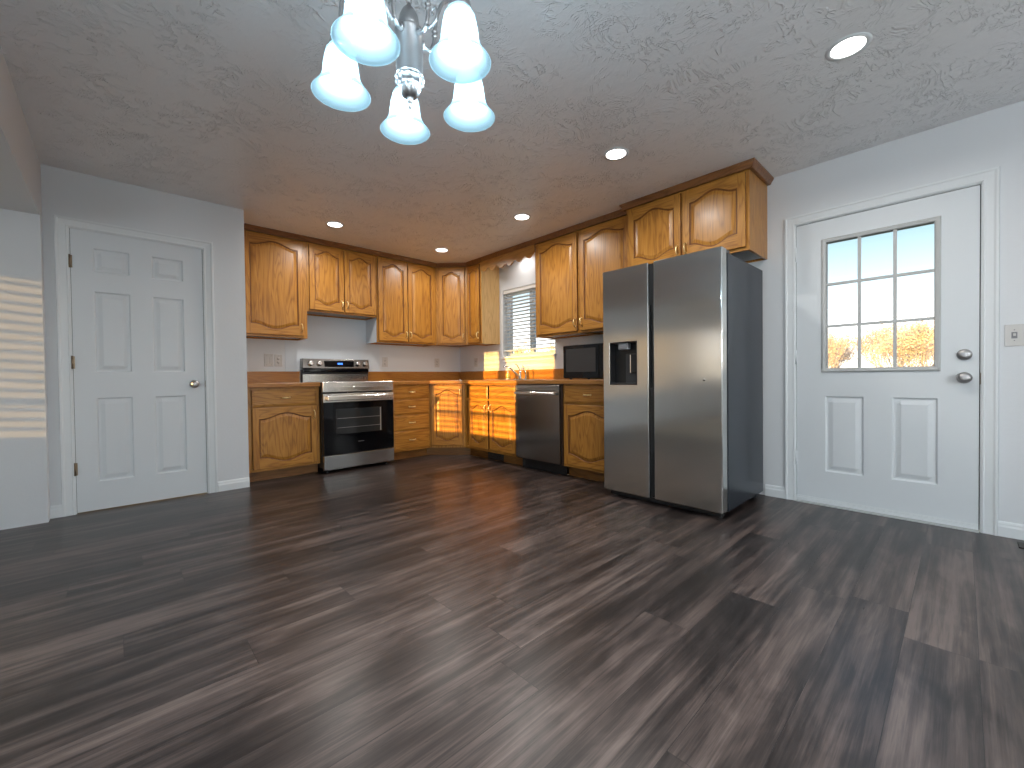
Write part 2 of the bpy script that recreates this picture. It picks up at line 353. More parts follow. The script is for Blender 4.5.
# ------------------------------------------------------------------ moulded doors
def grid_face(mb, xs, rows_fn, dep_fn, mi_fn=None, th=.035, side_mi=0):
    """front face at y=dep (towards -y is out), perimeter closed back to y=th"""
    nx = len(xs); cols = []
    for i, x in enumerate(xs):
        zs = rows_fn(x); cols.append([(x, dep_fn(x, z), z) for z in zs])
    nz = len(cols[0]); o = len(mb.v)
    for c in cols: mb.v += c
    for i in range(nx-1):
        for j in range(nz-1):
            a, b, c, d = o+i*nz+j, o+(i+1)*nz+j, o+(i+1)*nz+j+1, o+i*nz+j+1
            mb.f.append([a, b, c, d]); mb.mi.append(mi_fn(i, j, xs, cols) if mi_fn else 0); mb.sm.append(False)
    per = [o+i*nz for i in range(nx)]+[o+(nx-1)*nz+j for j in range(1, nz)]+[o+i*nz+nz-1 for i in range(nx-2, -1, -1)]+[o+j for j in range(nz-2, 0, -1)]
    o2 = len(mb.v); mb.v += [(mb.v[q][0], th, mb.v[q][2]) for q in per]; n = len(per)
    for q in range(n): mb.f.append([per[q], o2+q, o2+(q+1) % n, per[(q+1) % n]]); mb.mi.append(side_mi); mb.sm.append(False)
    mb.f.append([o2+q for q in range(n)]); mb.mi.append(0); mb.sm.append(False)
def interp(prof, d):
    if d <= prof[0][0]: return prof[0][1]
    for (a, b), (c, e_) in zip(prof, prof[1:]):
        if d <= c: return b+(e_-b)*(d-a)/(c-a)
    return prof[-1][1]
MOLD = [(0, 0), (.004, .004), (.009, .011), (.018, .011), (.022, .010), (.044, .002), (.048, .0015)]
def molded_door(w, h, panels, th=.035, holes=()):
    offs = [d for d, _ in MOLD]
    xs = {0, w}; zs = {0, h}
    for (a, b, c, d) in panels:
        for o in offs: xs |= {round(a+o, 5), round(b-o, 5)}; zs |= {round(c+o, 5), round(d-o, 5)}
    xs, zs = sorted(xs), sorted(zs)
    def dep(x, z):
        for (a, b, c, d) in panels:
            k = min(x-a, b-x, z-c, d-z)
            if k > 0: return interp(MOLD, k)
        return 0
    mb = MB(); grid_face(mb, xs, lambda x: zs, dep, None, th); return mb
# door 1: closet
LBL = 'white six panel closet door with satin nickel knob, closed'
d1 = thing('door_1', LBL, None, (-3.919, YC+.002, .008), 0, kind='structure')
dx = -3.919
pan = [(x0-dx, x1-dx, z0-.008, z1-.008) for x0, x1 in ((-3.806, -3.607), (-3.480, -3.284)) for z0, z1 in ((1.752, 1.925), (1.020, 1.610), (.214, .829))]
molded_door(.763, 2.034, pan).build('door_panel', M_DOOR, d1)
MB().box(-.0035, 0, .006, .03, 0, 2.034).box(.763, .766, .006, .03, 0, 2.034).box(-.0035, .766, .006, .03, 2.034, 2.0368).build('gap_shadow_stop', M_GAPSHADE, d1)
kn = MB().lathe([(.033, 0), (.033, -.006), (.028, -.010), (.012, -.012), (.011, -.034), (.020, -.040), (.027, -.050), (.028, -.058), (.024, -.066), (.012, -.070), (.0001, -.070)], 24, (.693, 0, .914), 'y').build('door_knob', M_NICK, d1)
for z in (.315, 1.08, 1.80):
    MB().box(-.012, .008, -.010, -.001, z-.044, z+.044).tube([(-.004, -.012, z-.046), (-.004, -.012, z+.046)], .006, 8).build('hinge', M_HNG, d1)
MB().box(.7635, .7655, -.018, .01, .885, .94).build('latch_plate', M_HNG, d1)
struct('door_jamb_closet', MB().box(-3.925, -3.921, YC, YC+.11, 0, 2.047).box(-3.153, -3.15, YC, YC+.11, 0, 2.047).box(-3.921, -3.153, YC, YC+.11, 2.0435, 2.047), M_TRIM, 'painted jamb lining of the closet door').name = 'trim_3'

# door 2: entry, faces -X ; local x = distance along -y
d2 = thing('door_2', 'white half-glass entry door with nine panes and two lower panels', None, (.002, -4.209, .012), -pi/2, kind='structure')
DW_, DH = .914, 2.026
def ey(y): return -4.209-y
gx0, gx1, gz0, gz1 = ey(-4.392), ey(-4.934), .985-.012, 1.874-.012
mb = MB()
lo = [(ey(-4.382), ey(-4.596), .244-.012, .786-.012), (ey(-4.739), ey(-4.952), .246-.012, .786-.012)]
md_ = molded_door(DW_, gz0, lo, .042); md_.box(0, DW_, 0, .042, gz1, DH).box(0, gx0, 0, .042, gz0, gz1).box(gx1, DW_, 0, .042, gz0, gz1)
md_.build('door_panel', M_DOOR, d2)
fr = MB(); fo = .030
fr.sweep([(gx0-fo, gz0-fo), (gx0-fo, gz1+fo), (gx1+fo, gz1+fo), (gx1+fo, gz0-fo), (gx0-fo, gz0-fo)], [(0, 0), (0, .006), (-.008, .014), (-.024, .011), (-.030, .004), (-.030, -.02), (-.03, 0)], lambda a, b, h: (a, -h, b))
fr.build('glazing_frame', M_FRAME, d2)
mu = MB(); gw = (gx1-gx0)/3; gh = (gz1-gz0)/3
for k in (1, 2):
    mu.box(gx0+gw*k-.009, gx0+gw*k+.009, -.004, .012, gz0, gz1); mu.box(gx0, gx1, -.005, .011, gz0+gh*k-.009, gz0+gh*k+.009)
mu.build('muntin_grid', M_FRAME, d2)
MB().box(gx0, gx1, .014, .018, gz0, gz1).build('glass', M_GLASS, d2)
MB().box(-.003, 0, .008, .03, 0, DH).box(DW_, .9175, .005, .03, 0, DH).box(-.003, .9175, .005, .03, DH, DH+.0028).build('entry_gap_shadow', M_GAPSHADE, d2)  # dark strips stand in for shade in the gap around the entry door
kx = ey(-5.063)
MB().lathe([(.033, 0), (.033, -.005), (.027, -.011), (.013, -.013), (.012, -.030), (.022, -.036), (.029, -.047), (.029, -.056), (.023, -.064), (.010, -.067), (.0001, -.066)], 26, (kx, 0, .900), 'y').build('door_knob', M_NICK, d2)
MB().lathe([(.033, 0), (.033, -.008), (.028, -.018), (.010, -.020), (.0001, -.020)], 26, (kx, 0, 1.038), 'y').box(kx-.0015, kx+.0015, -.0215, -.0195, 1.030, 1.046).build('deadbolt', M_NICK, d2)
for z in (.31, 1.06, 1.815):
    MB().box(-.004, .001, -.004, .03, z-.05, z+.05).tube([(-.003, -.007, z-.05), (-.003, -.007, z+.05)], .006, 8).build('hinge', M_DOOR, d2)
MB().box(0, DW_, -.008, .0, .0, .022).box(0, DW_, -.004, 0, .024, .034).build('door_sweep', M_TRIM, d2)
MB().box(.918, .9205, -.004, .02, .86, .93).build('latch_plate', M_HNG, d2)
struct('trim_4', MB().box(0, .14, -4.206, -4.203, .0, 2.047).box(0, .14, -5.13, -5.127, .0, 2.047).box(0, .14, -5.127, -4.206, 2.043, 2.047).box(.05, .14, -5.127, -4.206, .0, .011), M_TRIM, 'painted jamb lining of the entry door')
struct('trim_5', MB().prism([(-.028, -5.125), (.13, -5.125), (.13, -4.208), (-.028, -4.208)], .0005, .009), mat('threshold_vinyl', (.55, .57, .57), .4), 'pale threshold strip under the entry door')

# ------------------------------------------------------------------ windows
def blind(name, label, cat, loc, rz, w_, h_, pitch, depth, tilt, drop=None, group=None):
    """hangs with its top at z=0, faces local -y, slats centred on y=0"""
    t = thing(name, label, cat, loc, rz, group)
    MB().box(0, w_, -.03, .03, -.045, 0).build('head_rail', M_BLIND, t, bevel=.003)
    sl = MB(); n = int((h_-.06)/pitch)
    for i in range(n):
        z = -.06-pitch*(i+.3); c, s_ = cos(tilt), sin(tilt); d = depth/2; q = .0016
        v = []
        for xx in (.004, w_-.004):
            for a, b in ((-d, -q), (d, -q), (d, q), (-d, q)): v.append((xx, a*c-b*s_, z+a*s_+b*c))
        sl.add(v, [(0, 1, 2, 3), (7, 6, 5, 4), (0, 4, 5, 1), (1, 5, 6, 2), (2, 6, 7, 3), (3, 7, 4, 0)])
    sl.build('slats', M_BLIND, t)
    zb = -.06-pitch*(n+.2)
    MB().box(0, w_, -.025, .025, zb-.018, zb).build('bottom_rail', M_BLIND, t, bevel=.003)
    for fx_ in (.12, .5, .88):
        if w_ > .5 or fx_ != .5: MB().box(w_*fx_-.001, w_*fx_+.001, -depth/2-.002, -depth/2-.001, zb, -.04).box(w_*fx_-.001, w_*fx_+.001, depth/2+.001, depth/2+.002, zb, -.04).build('ladder_cord', M_BLIND, t)
    return t
# sink window (in the right wall)
w1 = thing('window_1', 'white sliding window over the sink in a deep reveal', None, (.075, -.95, 1.213), -pi/2, kind='structure')
ww, wh = .89, .862
MB().box(0, .04, 0, .05, 0, wh).box(ww-.04, ww, 0, .05, 0, wh).box(.04, ww-.04, 0, .05, 0, .04).box(.04, ww-.04, 0, .05, wh-.04, wh).box(ww/2-.035, ww/2+.035, .005, .045, .04, wh-.04).box(.04, .07, .01, .04, .04, wh-.04).box(ww-.07, ww-.04, .01, .04, .04, wh-.04).build('window_frame', M_VINYL, w1, bevel=.003)
MB().box(.07, ww-.07, .024, .028, .04, wh-.04).build('glass', M_GLASS, w1)
struct('trim_6', MB().box(-.032, .075, -1.862, -.928, 1.190, 1.2125).box(-.014, 0, -1.85, -.94, 1.150, 1.190), M_TRIM, 'white window sill and apron above the faucet', bevel=.003)
blind('window_blind', 'white slatted blind hanging in the window over the sink', 'blind', (.036, -.958, 2.073), -pi/2, .874, .80, .044, .048, R(-6))
# west windows (side room)
for i, (a, b, c, d) in enumerate(WW):
    wn_ = thing('window_%d' % (i+2), 'side room window with blind, unit %s the corner' % ('away from', 'next to')[i], None, (XW-.09, a, c), pi/2, kind='structure')
    w_, h_ = b-a, d-c
    f_ = MB().box(0, .035, 0, .05, 0, h_).box(w_-.035, w_, 0, .05, 0, h_).box(.035, w_-.035, 0, .05, 0, .03).box(.035, w_-.035, 0, .05, h_-.03, h_).box(.035, w_-.035, .005, .045, .25, .297)
    f_.build('window_frame', M_VINYL, wn_); MB().box(.035, w_-.035, .02, .024, .03, h_-.03).build('glass', M_GLASS, wn_)
    blind('window_blind', 'white slatted blind over the side room window %s the corner' % ('away from', 'next to')[i], 'blind', (XW-.036, a+.003, d-.002), pi/2, w_-.006, h_-.0, .0635, .0635, R(-15))
# rear windows, added out of view to let in fill daylight
for i, (a, b, c, d) in enumerate(RW):
    wn_ = thing('window_%d' % (i+4), 'added rear fill window %s' % ('of the main room', 'of the side room')[i], None, (b, YR-.09, c), pi, kind='structure')
    w_, h_ = b-a, d-c; f_ = MB().box(0, .05, 0, .05, 0, h_).box(w_-.05, w_, 0, .05, 0, h_).box(.05, w_-.05, 0, .05, 0, .05).box(.05, w_-.05, 0, .05, h_-.05, h_).box(w_/2-.035, w_/2+.035, 0, .05, .05, h_-.05)
    f_.build('window_frame', M_VINYL, wn_); MB().box(.05, w_-.05, .02, .024, .05, h_-.05).build('glass', M_GLASS, wn_)

# ------------------------------------------------------------------ kitchen cabinets
OAKP = [(0, 0), (.003, .002), (.007, .0085), (.013, .0085), (.018, .0065), (.036, .001), (.04, 0)]
def B_(t, narrow):
    t = abs(t)
    if t > .86: return 0
    t /= .86; c = .5+.5*cos(pi*t)
    return c**1.0 if narrow else c**.9
def oak_door(w_, h_, arch=True, name='door', parent=None, loc=(0, 0, 0), top=True, bot=True):
    st = min(.052, w_*.16); A = min(.050, w_*.13) if arch else 0; rl = .050
    narrow = w_ < .42
    x0, x1 = st, w_-st
    offs = [d for d, _ in OAKP]
    xs = sorted({0, .004, w_-.004, w_, *[x0+o for o in offs], *[x1-o for o in offs], *[x0+.04+(x1-x0-.08)*k/18 for k in range(1, 18)]})
    def bb(x): return B_((x-(x0+x1)/2)/((x1-x0)/2), narrow) if x0 < x < x1 else 0
    def zb(x): return rl+A*(1-bb(x))*(1 if bot else 0)
    def zt(x): return h_-rl-A*(1-bb(x))*(1 if top else 0)
    def rows(x): return [0, .004]+[zb(x)+o for o in offs]+[zb(x)+(zt(x)-zb(x))*k for k in (.35, .65)]+[zt(x)-o for o in offs[::-1]]+[h_-.004, h_]
    def dep(x, z):
        if x in (0, w_) or z in (0, h_): return .003
        k = min(x-x0, x1-x, z-zb(x), zt(x)-z)
        return interp(OAKP, k) if k > 0 else 0
    nr = len(rows(.5*w_))
    def mi(i, j, xs_, cols):
        cx_ = (xs_[i]+xs_[i+1])/2; cz_ = sum(cols[a_][b_][2] for a_ in (i, i+1) for b_ in (j, j+1))/4
        k = min(cx_-x0, x1-cx_, cz_-zb(cx_), zt(cx_)-cz_)
        if .001 < k < .0125 and x0 < cx_ < x1: return 2
        return 1 if (xs_[i] >= x0-1e-6 and xs_[i+1] <= x1+1e-6 and (j < 2 or j >= nr-3)) else 0
    mb_ = MB(); grid_face(mb_, xs, rows, dep, mi, .0195, 2)
    o = mb_.build(name, [OV, OH, OG], parent); o.location = loc; return o
def slab(w_, h_, name, parent, loc):
    mb_ = MB(); xs = sorted({0, .004, .012, .017, w_-.017, w_-.012, w_-.004, w_}); zs = sorted({0, .004, .012, .017, h_-.017, h_-.012, h_-.004, h_})
    def dep(x, z):
        k = min(x, w_-x, z, h_-z); return interp([(0, .006), (.004, .004), (.012, .003), (.017, 0)], k)
    grid_face(mb_, xs, lambda x: zs, dep, None, .0195, 1); o = mb_.build(name, [OH, OG], parent); o.location = loc; return o
def pull(parent, x, z, vert=True, L_=.086):
    mb_ = MB(); h = L_/2; pr = []
    for k in range(11):
        t = -1+2*k/10; pr.append((t*h*.86, -.006-.022*(1-t**4)))
    f = (lambda a, b: (x, b, z+a)) if vert else (lambda a, b: (x+a, b, z))
    mb_.tube([f(a, b) for a, b in pr], [.0058]+[.0046]*3+[.0054, .0062, .0054]+[.0046]*3+[.0058], 8)
    for s_ in (-1, 1):
        a = s_*h*.86; c = f(a, 0)
        mb_.lathe([(.0085, 0), (.0085, -.003), (.005, -.006), (.004, -.009), (.0001, -.010)], 12, c, 'y')
    return mb_.build('handle', M_BRASS, parent)
def wall_cab(label, xy, rz, w_, z0, z1, dep_, doors, stile=.038, group=None, side=None, name='wall_cabinet'):
    """doors: list of (x0,x1,handle 'l'/'r')"""
    t = thing(name, label, 'cabinet', (xy[0], xy[1], z0), rz, group); h = z1-z0; T = .018
    b = MB().box(0, T, .019, dep_-.001, 0, h).box(w_-T, w_, .019, dep_-.001, 0, h).box(T, w_-T, .019, dep_-.001, h-T, h).box(T, w_-T, dep_-.008, dep_-.001, 0, h-T)
    b.box(0, stile, 0, .019, 0, h).box(w_-stile, w_, 0, .019, 0, h).box(stile, w_-stile, 0, .019, 0, .035, 1).box(stile, w_-stile, 0, .019, h-.045, h, 1)
    if len(doors) == 2: b.box((doors[0][1]+doors[1][0])/2-.02, (doors[0][1]+doors[1][0])/2+.02, 0, .019, .035, h-.045)
    b.build('body', [OV, OH], t)
    MB().box(T, w_-T, .019, dep_-.008, .016, .028).build('bottom_panel', M_UNDER, t)
    if side is True: MB().box(-.0025, 0, .019, dep_-.001, 0, h).build('side_panel', M_LINER, t)
    if side == 'pale': MB().box(w_, w_+.0025, .002, dep_-.001, 0, h-.006).build('side_panel', OLIT, t)
    for (a, b_, hs) in doors:
        d = oak_door(b_-a, h-.042, parent=t, loc=(a, -.0205, .022))
        pull(d, .024 if hs == 'l' else b_-a-.024, .085)
    return t
ZT = 2.408
wall_cab('tall single door oak wall cabinet beside the closet wall', (XA+.001, -.305), 0, .640, 1.382, ZT, .304, [(.062, .604, 'r')], group='oak wall cabinets')
wall_cab('short double door oak wall cabinet above the range', (-2.206, -.305), 0, .776, 1.672, ZT, .304, [(.022, .386, 'r'), (.395, .758, 'l')], group='oak wall cabinets')
wall_cab('double door oak wall cabinet between the range and the corner cabinet', (-1.428, -.305), 0, .822, 1.382, ZT, .304, [(.016, .400, 'r'), (.409, .794, 'l')], group='oak wall cabinets', side=True)
# diagonal corner wall cabinet
dg = thing('corner_wall_cabinet', 'diagonal oak wall cabinet in the corner of the kitchen', 'cabinet', (-.605, -.305, 1.382), -pi/4, 'oak wall cabinets')
fl_ = .30*math.sqrt(2)
b = MB(); c45 = cos(pi/4)
def toloc(x, y, ox, oy):   # world xy -> local of a -45 degree frame
    x -= ox; y -= oy; return (x*c45-y*c45, x*c45+y*c45)
pts = [toloc(x, y, -.605, -.305) for x, y in ((-.605, -.305), (-.305, -.605), (-.001, -.605), (-.001, -.001), (-.605, -.001))]
b.prism(pts, .02, ZT-1.382); b.box(.012, .045, -.0005, .012, 0, ZT-1.382).box(fl_-.045, fl_-.012, -.0005, .012, 0, ZT-1.382).box(.03, fl_-.03, -.0005, .012, 0, .035, 1)
b.build('body', [OV, OH], dg)
d = oak_door(.345, .984, parent=dg, loc=(.04, -.021, .022)); pull(d, .345-.024, .085)
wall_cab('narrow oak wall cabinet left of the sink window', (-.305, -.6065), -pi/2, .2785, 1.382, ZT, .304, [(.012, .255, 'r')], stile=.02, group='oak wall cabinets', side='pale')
wall_cab('oak wall cabinet right of the sink window, above the microwave', (-.305, -1.831), -pi/2, .601, 1.382, ZT, .304, [(.030, .584, 'r')], group='oak wall cabinets')
wall_cab('oak wall cabinet partly hidden behind the fridge doors', (-.305, -2.434), -pi/2, .595, 1.382, ZT, .304, [(.016, .575, 'l')], group='oak wall cabinets')
wall_cab('deep double door oak cabinet above the fridge', (-.400, -3.031), -pi/2, .987, 1.836, ZT, .399, [(.026, .492, 'r'), (.510, .965, 'l')], group='oak wall cabinets')

# crown mouldings
CRP = [(0, 2.402), (.022, 2.402), (.026, 2.409), (.030, 2.418), (.042, 2.436), (.046, 2.440), (.046, 2.4495), (-.10, 2.4495), (-.10, 2.4085), (0, 2.4085)]
mb = MB(); mb.sweep([(XA+.001, -.305), (-.605, -.305), (-.305, -.605), (-.305, -3.03)][::-1], CRP, lambda a, b, h: (a, b, h))
cm = mb.build('crown_moulding', OD); cm['label'] = 'dark oak crown moulding over the corner run of wall cabinets'; cm['category'] = 'moulding'
mb = MB(); mb.sweep([(-.001, -4.018), (-.400, -4.018), (-.400, -3.031), (-.358, -3.031)], CRP, lambda a, b, h: (a, b, h))
cm2 = mb.build('crown_moulding', ODY); cm2['label'] = 'oak crown moulding around the cabinet above the fridge'; cm2['category'] = 'moulding'

# valance board
vl = MB(); y0, y1 = -.887, -1.829; n = 90; zt = 2.402
def vz(u):   # u 0..1
    s_ = abs(2*u-1); base = .150-.030*s_
    ph = (u*6.0) % 1.0
    return zt-(base-.040+.044*(.5-.5*cos(2*pi*u*6))**.8)
v = []; f = []
for i in range(n+1):
    u = i/n; y = y0+(y1-y0)*u; z = vz(u)
    v += [(-.324, y, z), (-.324, y, zt), (-.306, y, zt), (-.306, y, z)]
for i in range(n):
    for j in range(4): f.append((i*4+j, i*4+(j+1) % 4, (i+1)*4+(j+1) % 4, (i+1)*4+j))
f += [(0, 1, 2, 3), (n*4+3, n*4+2, n*4+1, n*4)]
vo = vl.add(v, f).build('valance', ODY if False else oak('valance_oak', 'y', (.30, .125, .024), (.42, .19, .040), (.50, .25, .06))); vo['label'] = 'scalloped oak valance board spanning above the sink window'; vo['category'] = 'valance'

# base cabinets
def base_cab(label, xy, rz, w_, fronts, group='oak base cabinets', frame=(0, 0)):
    t = thing('base_cabinet', label, 'cabinet', (xy[0], xy[1], 0), rz, group); D = .608; T = .018
    b = MB().box(0, w_, .019, D, .10, .876) if 'sink' not in label else MB().box(0, w_, .019, D, .10, .70).box(0, T, .019, D, .70, .876).box(w_-T, w_, .019, D, .70, .876)
    b.box(0, .04, 0, .019, .10, .876).box(w_-.04, w_, 0, .019, .10, .876).box(.04, w_-.04, 0, .019, .10, .128, 1).box(.04, w_-.04, 0, .019, .858, .876, 1)
    zz = sorted({f_[3] for f_ in fronts if f_[3] < .84})
    for z in zz: b.box(.04, w_-.04, 0, .019, z-.014, z+.022, 1)
    b.build('body', [OV, OH], t)
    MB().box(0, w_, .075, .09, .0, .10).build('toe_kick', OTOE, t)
    for (kind, a, z0, z1, hs, x1) in [(f_[0], f_[1], f_[2], f_[3], f_[4], f_[5]) for f_ in fronts]:
        if kind == 'drawer' or kind == 'false':
            q = slab(x1-a, z1-z0, 'drawer' if kind == 'drawer' else 'false_front', t, (a, -.0205, z0))
            if kind == 'drawer': pull(q, (x1-a)/2, (z1-z0)/2, False)
        else:
            q = oak_door(x1-a, z1-z0, parent=t, loc=(a, -.0205, z0)); pull(q, .026 if hs == 'l' else x1-a-.026, z1-z0-.085)
    return t
base_cab('oak base cabinet with drawer over arched door, left of the range', (XA+.001, -.61), 0, .642, [('drawer', .050, .700, .855, '', .612), ('door', .050, .122, .688, 'r', .612)])
base_cab('oak base cabinet with a stack of four drawers, right of the range', (-1.430, -.61), 0, .515, [('drawer', .030, a, b, '', .500) for a, b in ((.716, .862), (.528, .706), (.347, .518), (.124, .337))])
base_cab('sunlit oak sink base cabinet with two arched doors', (-.61, -.916), -pi/2, .922, [('false', .100, .702, .852, '', .452), ('false', .480, .702, .852, '', .905), ('door', .100, .130, .686, 'r', .452), ('door', .480, .130, .686, 'l', .905)])
sinkcab_ = None
base_cab('oak base cabinet with drawer over arched door, beside the fridge', (-.61, -2.468), -pi/2, .60, [('drawer', .018, .704, .858, '', .570), ('door', .018, .124, .688, 'r', .570)])
dg = thing('corner_base_cabinet', 'sunlit diagonal oak base cabinet in the kitchen corner', 'cabinet', (-.9135, -.61, 0), -pi/4, 'oak base cabinets')
ql = .3035*math.sqrt(2)
pts = [toloc(x, y, -.9135, -.61) for x, y in ((-.9135, -.61), (-.61, -.9135), (-.001, -.9135), (-.001, -.001), (-.9135, -.001))]
MB().prism(pts, .10, .876).build('body', OV, dg)
pts = [toloc(x, y, -.9135, -.61) for x, y in ((-.9135, -.535), (-.535, -.9135), (-.50, -.9135), (-.50, -.5), (-.9135, -.5))]
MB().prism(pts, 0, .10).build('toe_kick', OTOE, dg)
d = oak_door(ql-.05, .728, parent=dg, loc=(.025, -.021, .130)); pull(d, ql-.05-.026, .64)

# worktops
def worktop(label, pieces, splash, nosing, m_):
    t = thing('worktop', label, 'worktop', (0, 0, .877))
    b = MB()
    for p_ in pieces: b.prism(p_, 0, .040)
    b.build('countertop', LTOP, t)
    n_ = MB(); n_.sweep(nosing, [(0, 0), (0, .042), (-.007, .042), (-.012, .037), (-.012, .005), (-.007, 0)], lambda a, b_, h: (a, b_, h)); n_.build('front_edge', m_, t)
    s_ = MB()
    for q in splash: s_.box(*q)
    s_.build('backsplash', m_ if m_ is LAM else LAM, t, bevel=.003)
    return t
worktop('short brown worktop left of the range', [[(XA+.001, -.645), (-2.206, -.645), (-2.206, -.001), (XA+.001, -.001)]], [(XA+.001, -2.206, -.020, -.001, .040, .162)], [(XA+.001, -.645), (-2.206, -.645)][::1], LAM)
worktop('long brown L-shaped worktop around the sink corner', [
    [(-1.430, -.001), (-1.430, -.645), (-.928, -.645), (-.645, -.928), (-.645, -1.05), (-.001, -1.05), (-.001, -.001)],
    [(-.13, -1.75), (-.001, -1.75), (-.001, -1.05), (-.13, -1.05)], [(-.645, -1.75), (-.56, -1.75), (-.56, -1.05), (-.645, -1.05)],
    [(-.645, -3.085), (-.001, -3.085), (-.001, -1.75), (-.645, -1.75)]],
    [(-1.430, -.001, -.020, -.001, .040, .162), (-.020, -.001, -3.085, -.020, .040, .162)], [(-1.430, -.645), (-.928, -.645), (-.645, -.928), (-.645, -3.085)], LAMY)

# sink, faucet, soap
sk = thing('kitchen_sink', 'stainless drop-in sink in the worktop under the window', 'sink', (-.345, -1.40, .917))
MB().box(-.225, .225, -.36, -.345, .0003, .006).box(-.225, .225, .345, .36, .0003, .006).box(-.225, -.21, -.345, .345, .0003, .006).box(.135, .225, -.345, .345, .0003, .006).build('rim', M_STEELB, sk, bevel=.002)
MB().box(-.21, .21, -.345, .345, -.17, -.165).box(-.212, -.21, -.345, .345, -.165, 0).box(.135, .14, -.345, .345, -.165, 0).box(-.21, .135, -.347, -.345, -.165, 0).box(-.21, .135, .345, .347, -.165, 0).box(-.21, .135, -.008, .008, -.165, -.01).build('basin', M_STEELB, sk)
fc = thing('faucet', 'chrome kitchen faucet with long spout and lever behind the sink', 'faucet', (-.16, -1.425, .9232))
MB().prism([(.028*cos(t)*1.0, .12*sin(t)) for t in [2*pi*k/24 for k in range(24)]], 0, .008).build('base_plate', M_CHR, fc)
MB().lathe([(.026, .008), (.024, .02), (.019, .05), (.018, .085), (.020, .095), (.014, .103), (.0001, .105)], 20).build('faucet_body', M_CHR, fc)
MB().tube([(-.012, 0, .03), (-.045, .03, .072), (-.085, .06, .120), (-.12, .085, .150), (-.147, .104, .161), (-.160, .113, .158), (-.165, .116, .145)], [.012, .011, .010, .009, .009, .010, .010], 12).build('spout', M_CHR, fc)
MB().tube([(0, 0, .10), (-.012, .008, .135), (-.030, .018, .165), (-.050, .030, .180)], [.007, .006, .006, .005], 10).build('lever', M_CHR, fc)
MB().lathe([(.014, .008), (.012, .03), (.008, .04)], 14, (0, -.095, 0)).tube([(0, -.095, .04), (-.002, -.092, .085), (-.010, -.080, .130), (-.020, -.062, .160)], [.008, .009, .009, .006], 10).build('side_sprayer', M_CHR, fc)
sp = thing('soap_bottle', 'small clear bottle of yellow soap beside the faucet', 'soap bottle', (-.165, -1.215, .9237), group=None)
MB().lathe([(.0001, 0), (.026, 0), (.029, .006), (.029, .05), (.022, .068), (.011, .076), (.011, .082)], 20).build('bottle', M_SOAPC, sp)
MB().lathe([(.0295, .012), (.0298, .03), (.0296, .048), (.0235, .0675), (.012, .0765)], 20).build('soap', M_SOAP, sp)
MB().lathe([(.012, .082), (.012, .092), (.004, .094), (.004, .108)], 14).tube([(0, 0, .108), (-.012, .006, .110), (-.024, .012, .106)], .004, 8).build('pump', M_PLATE, sp)

# backsplash board behind range
o = MB().box(-2.348, -1.259, -.004, -.0005, 1.0395, 1.40).box(-2.205, -1.431, -.004, -.0005, .90, 1.0395).box(-2.205, -1.431, -.004, -.0005, 1.40, 1.67).build('splash_board', M_PANELBOARD); o['label'] = 'pale painted splash board on the wall behind the range'; o['category'] = 'splash board'

# ------------------------------------------------------------------ outlets and switches
def plate(name, label, cat, loc, rz, kind, gangs=1, group=None, w_=None, h_=.122):
    t = thing(name, label, cat, loc, rz, group); W_ = w_ or (.076+.046*(gangs-1))
    MB().box(-W_/2, W_/2, -.006, -.0005, -h_/2, h_/2).build('cover_plate', M_PLATE, t, bevel=.002)
    for g in range(gangs):
        x = (g-(gangs-1)/2)*.046
        if kind == 'outlet':
            for s_ in (-1, 1):
                MB().lathe([(.0165, -.0062), (.0155, -.008), (.0001, -.008)], 18, (x, 0, s_*.020), 'y').build('socket', M_PLATE, t)
                MB().box(x-.008, x-.0055, -.0086, -.0078, s_*.02-.003, s_*.02+.006).box(x+.0055, x+.008, -.0086, -.0078, s_*.02-.003, s_*.02+.006).lathe([(.003, -.0086), (.0001, -.0086)], 8, (x, 0, s_*.02-.009), 'y').build('slot', M_BLK, t)
        elif kind == 'toggle':
            MB().box(x-.011, x+.011, -.0065, -.0058, -.018, .018).build('switch_recess', M_GREY, t)
            q = MB().box(x-.005, x+.005, -.018, -.004, -.004, .010).build('toggle', M_PLATE, t, bevel=.0015)
        else:
            MB().box(x-.017, x+.017, -.0085, -.0058, -.034, .034).build('rocker', M_PLATE, t, bevel=.0015)
        for s_ in (-1, 1):
            MB().lathe([(.0028, -.006), (.0026, -.0072), (.0001, -.0074)], 8, (x, 0, s_*(.030 if kind == 'toggle' else .048)), 'y').build('screw', M_GREY, t)
    return t
plate('light_switch', 'double rocker switch plate on the wall left of the range', 'light switch', (-2.506, 0, 1.160), 0, 'rocker', 2, w_=.09, h_=.135)
plate('wall_outlet', 'outlet plate next to the rocker switches, left of the range', 'outlet', (-2.414, 0, 1.158), 0, 'outlet', h_=.128, group='wall outlets')
plate('wall_outlet', 'outlet plate on the wall just right of the range', 'outlet', (-1.184, 0, 1.162), 0, 'outlet', group='wall outlets')
plate('wall_outlet', 'outlet plate on the back wall under the corner cabinets', 'outlet', (-.401, 0, 1.163), 0, 'outlet', group='wall outlets')
plate('wall_outlet', 'faint outlet plate on the window wall near the corner', 'outlet', (0, -.38, 1.163), -pi/2, 'outlet', group='wall outlets')
plate('light_switch', 'toggle switch plate on the wall right of the entry door', 'light switch', (0, -5.278, 1.150), -pi/2, 'toggle', 2, w_=.118)

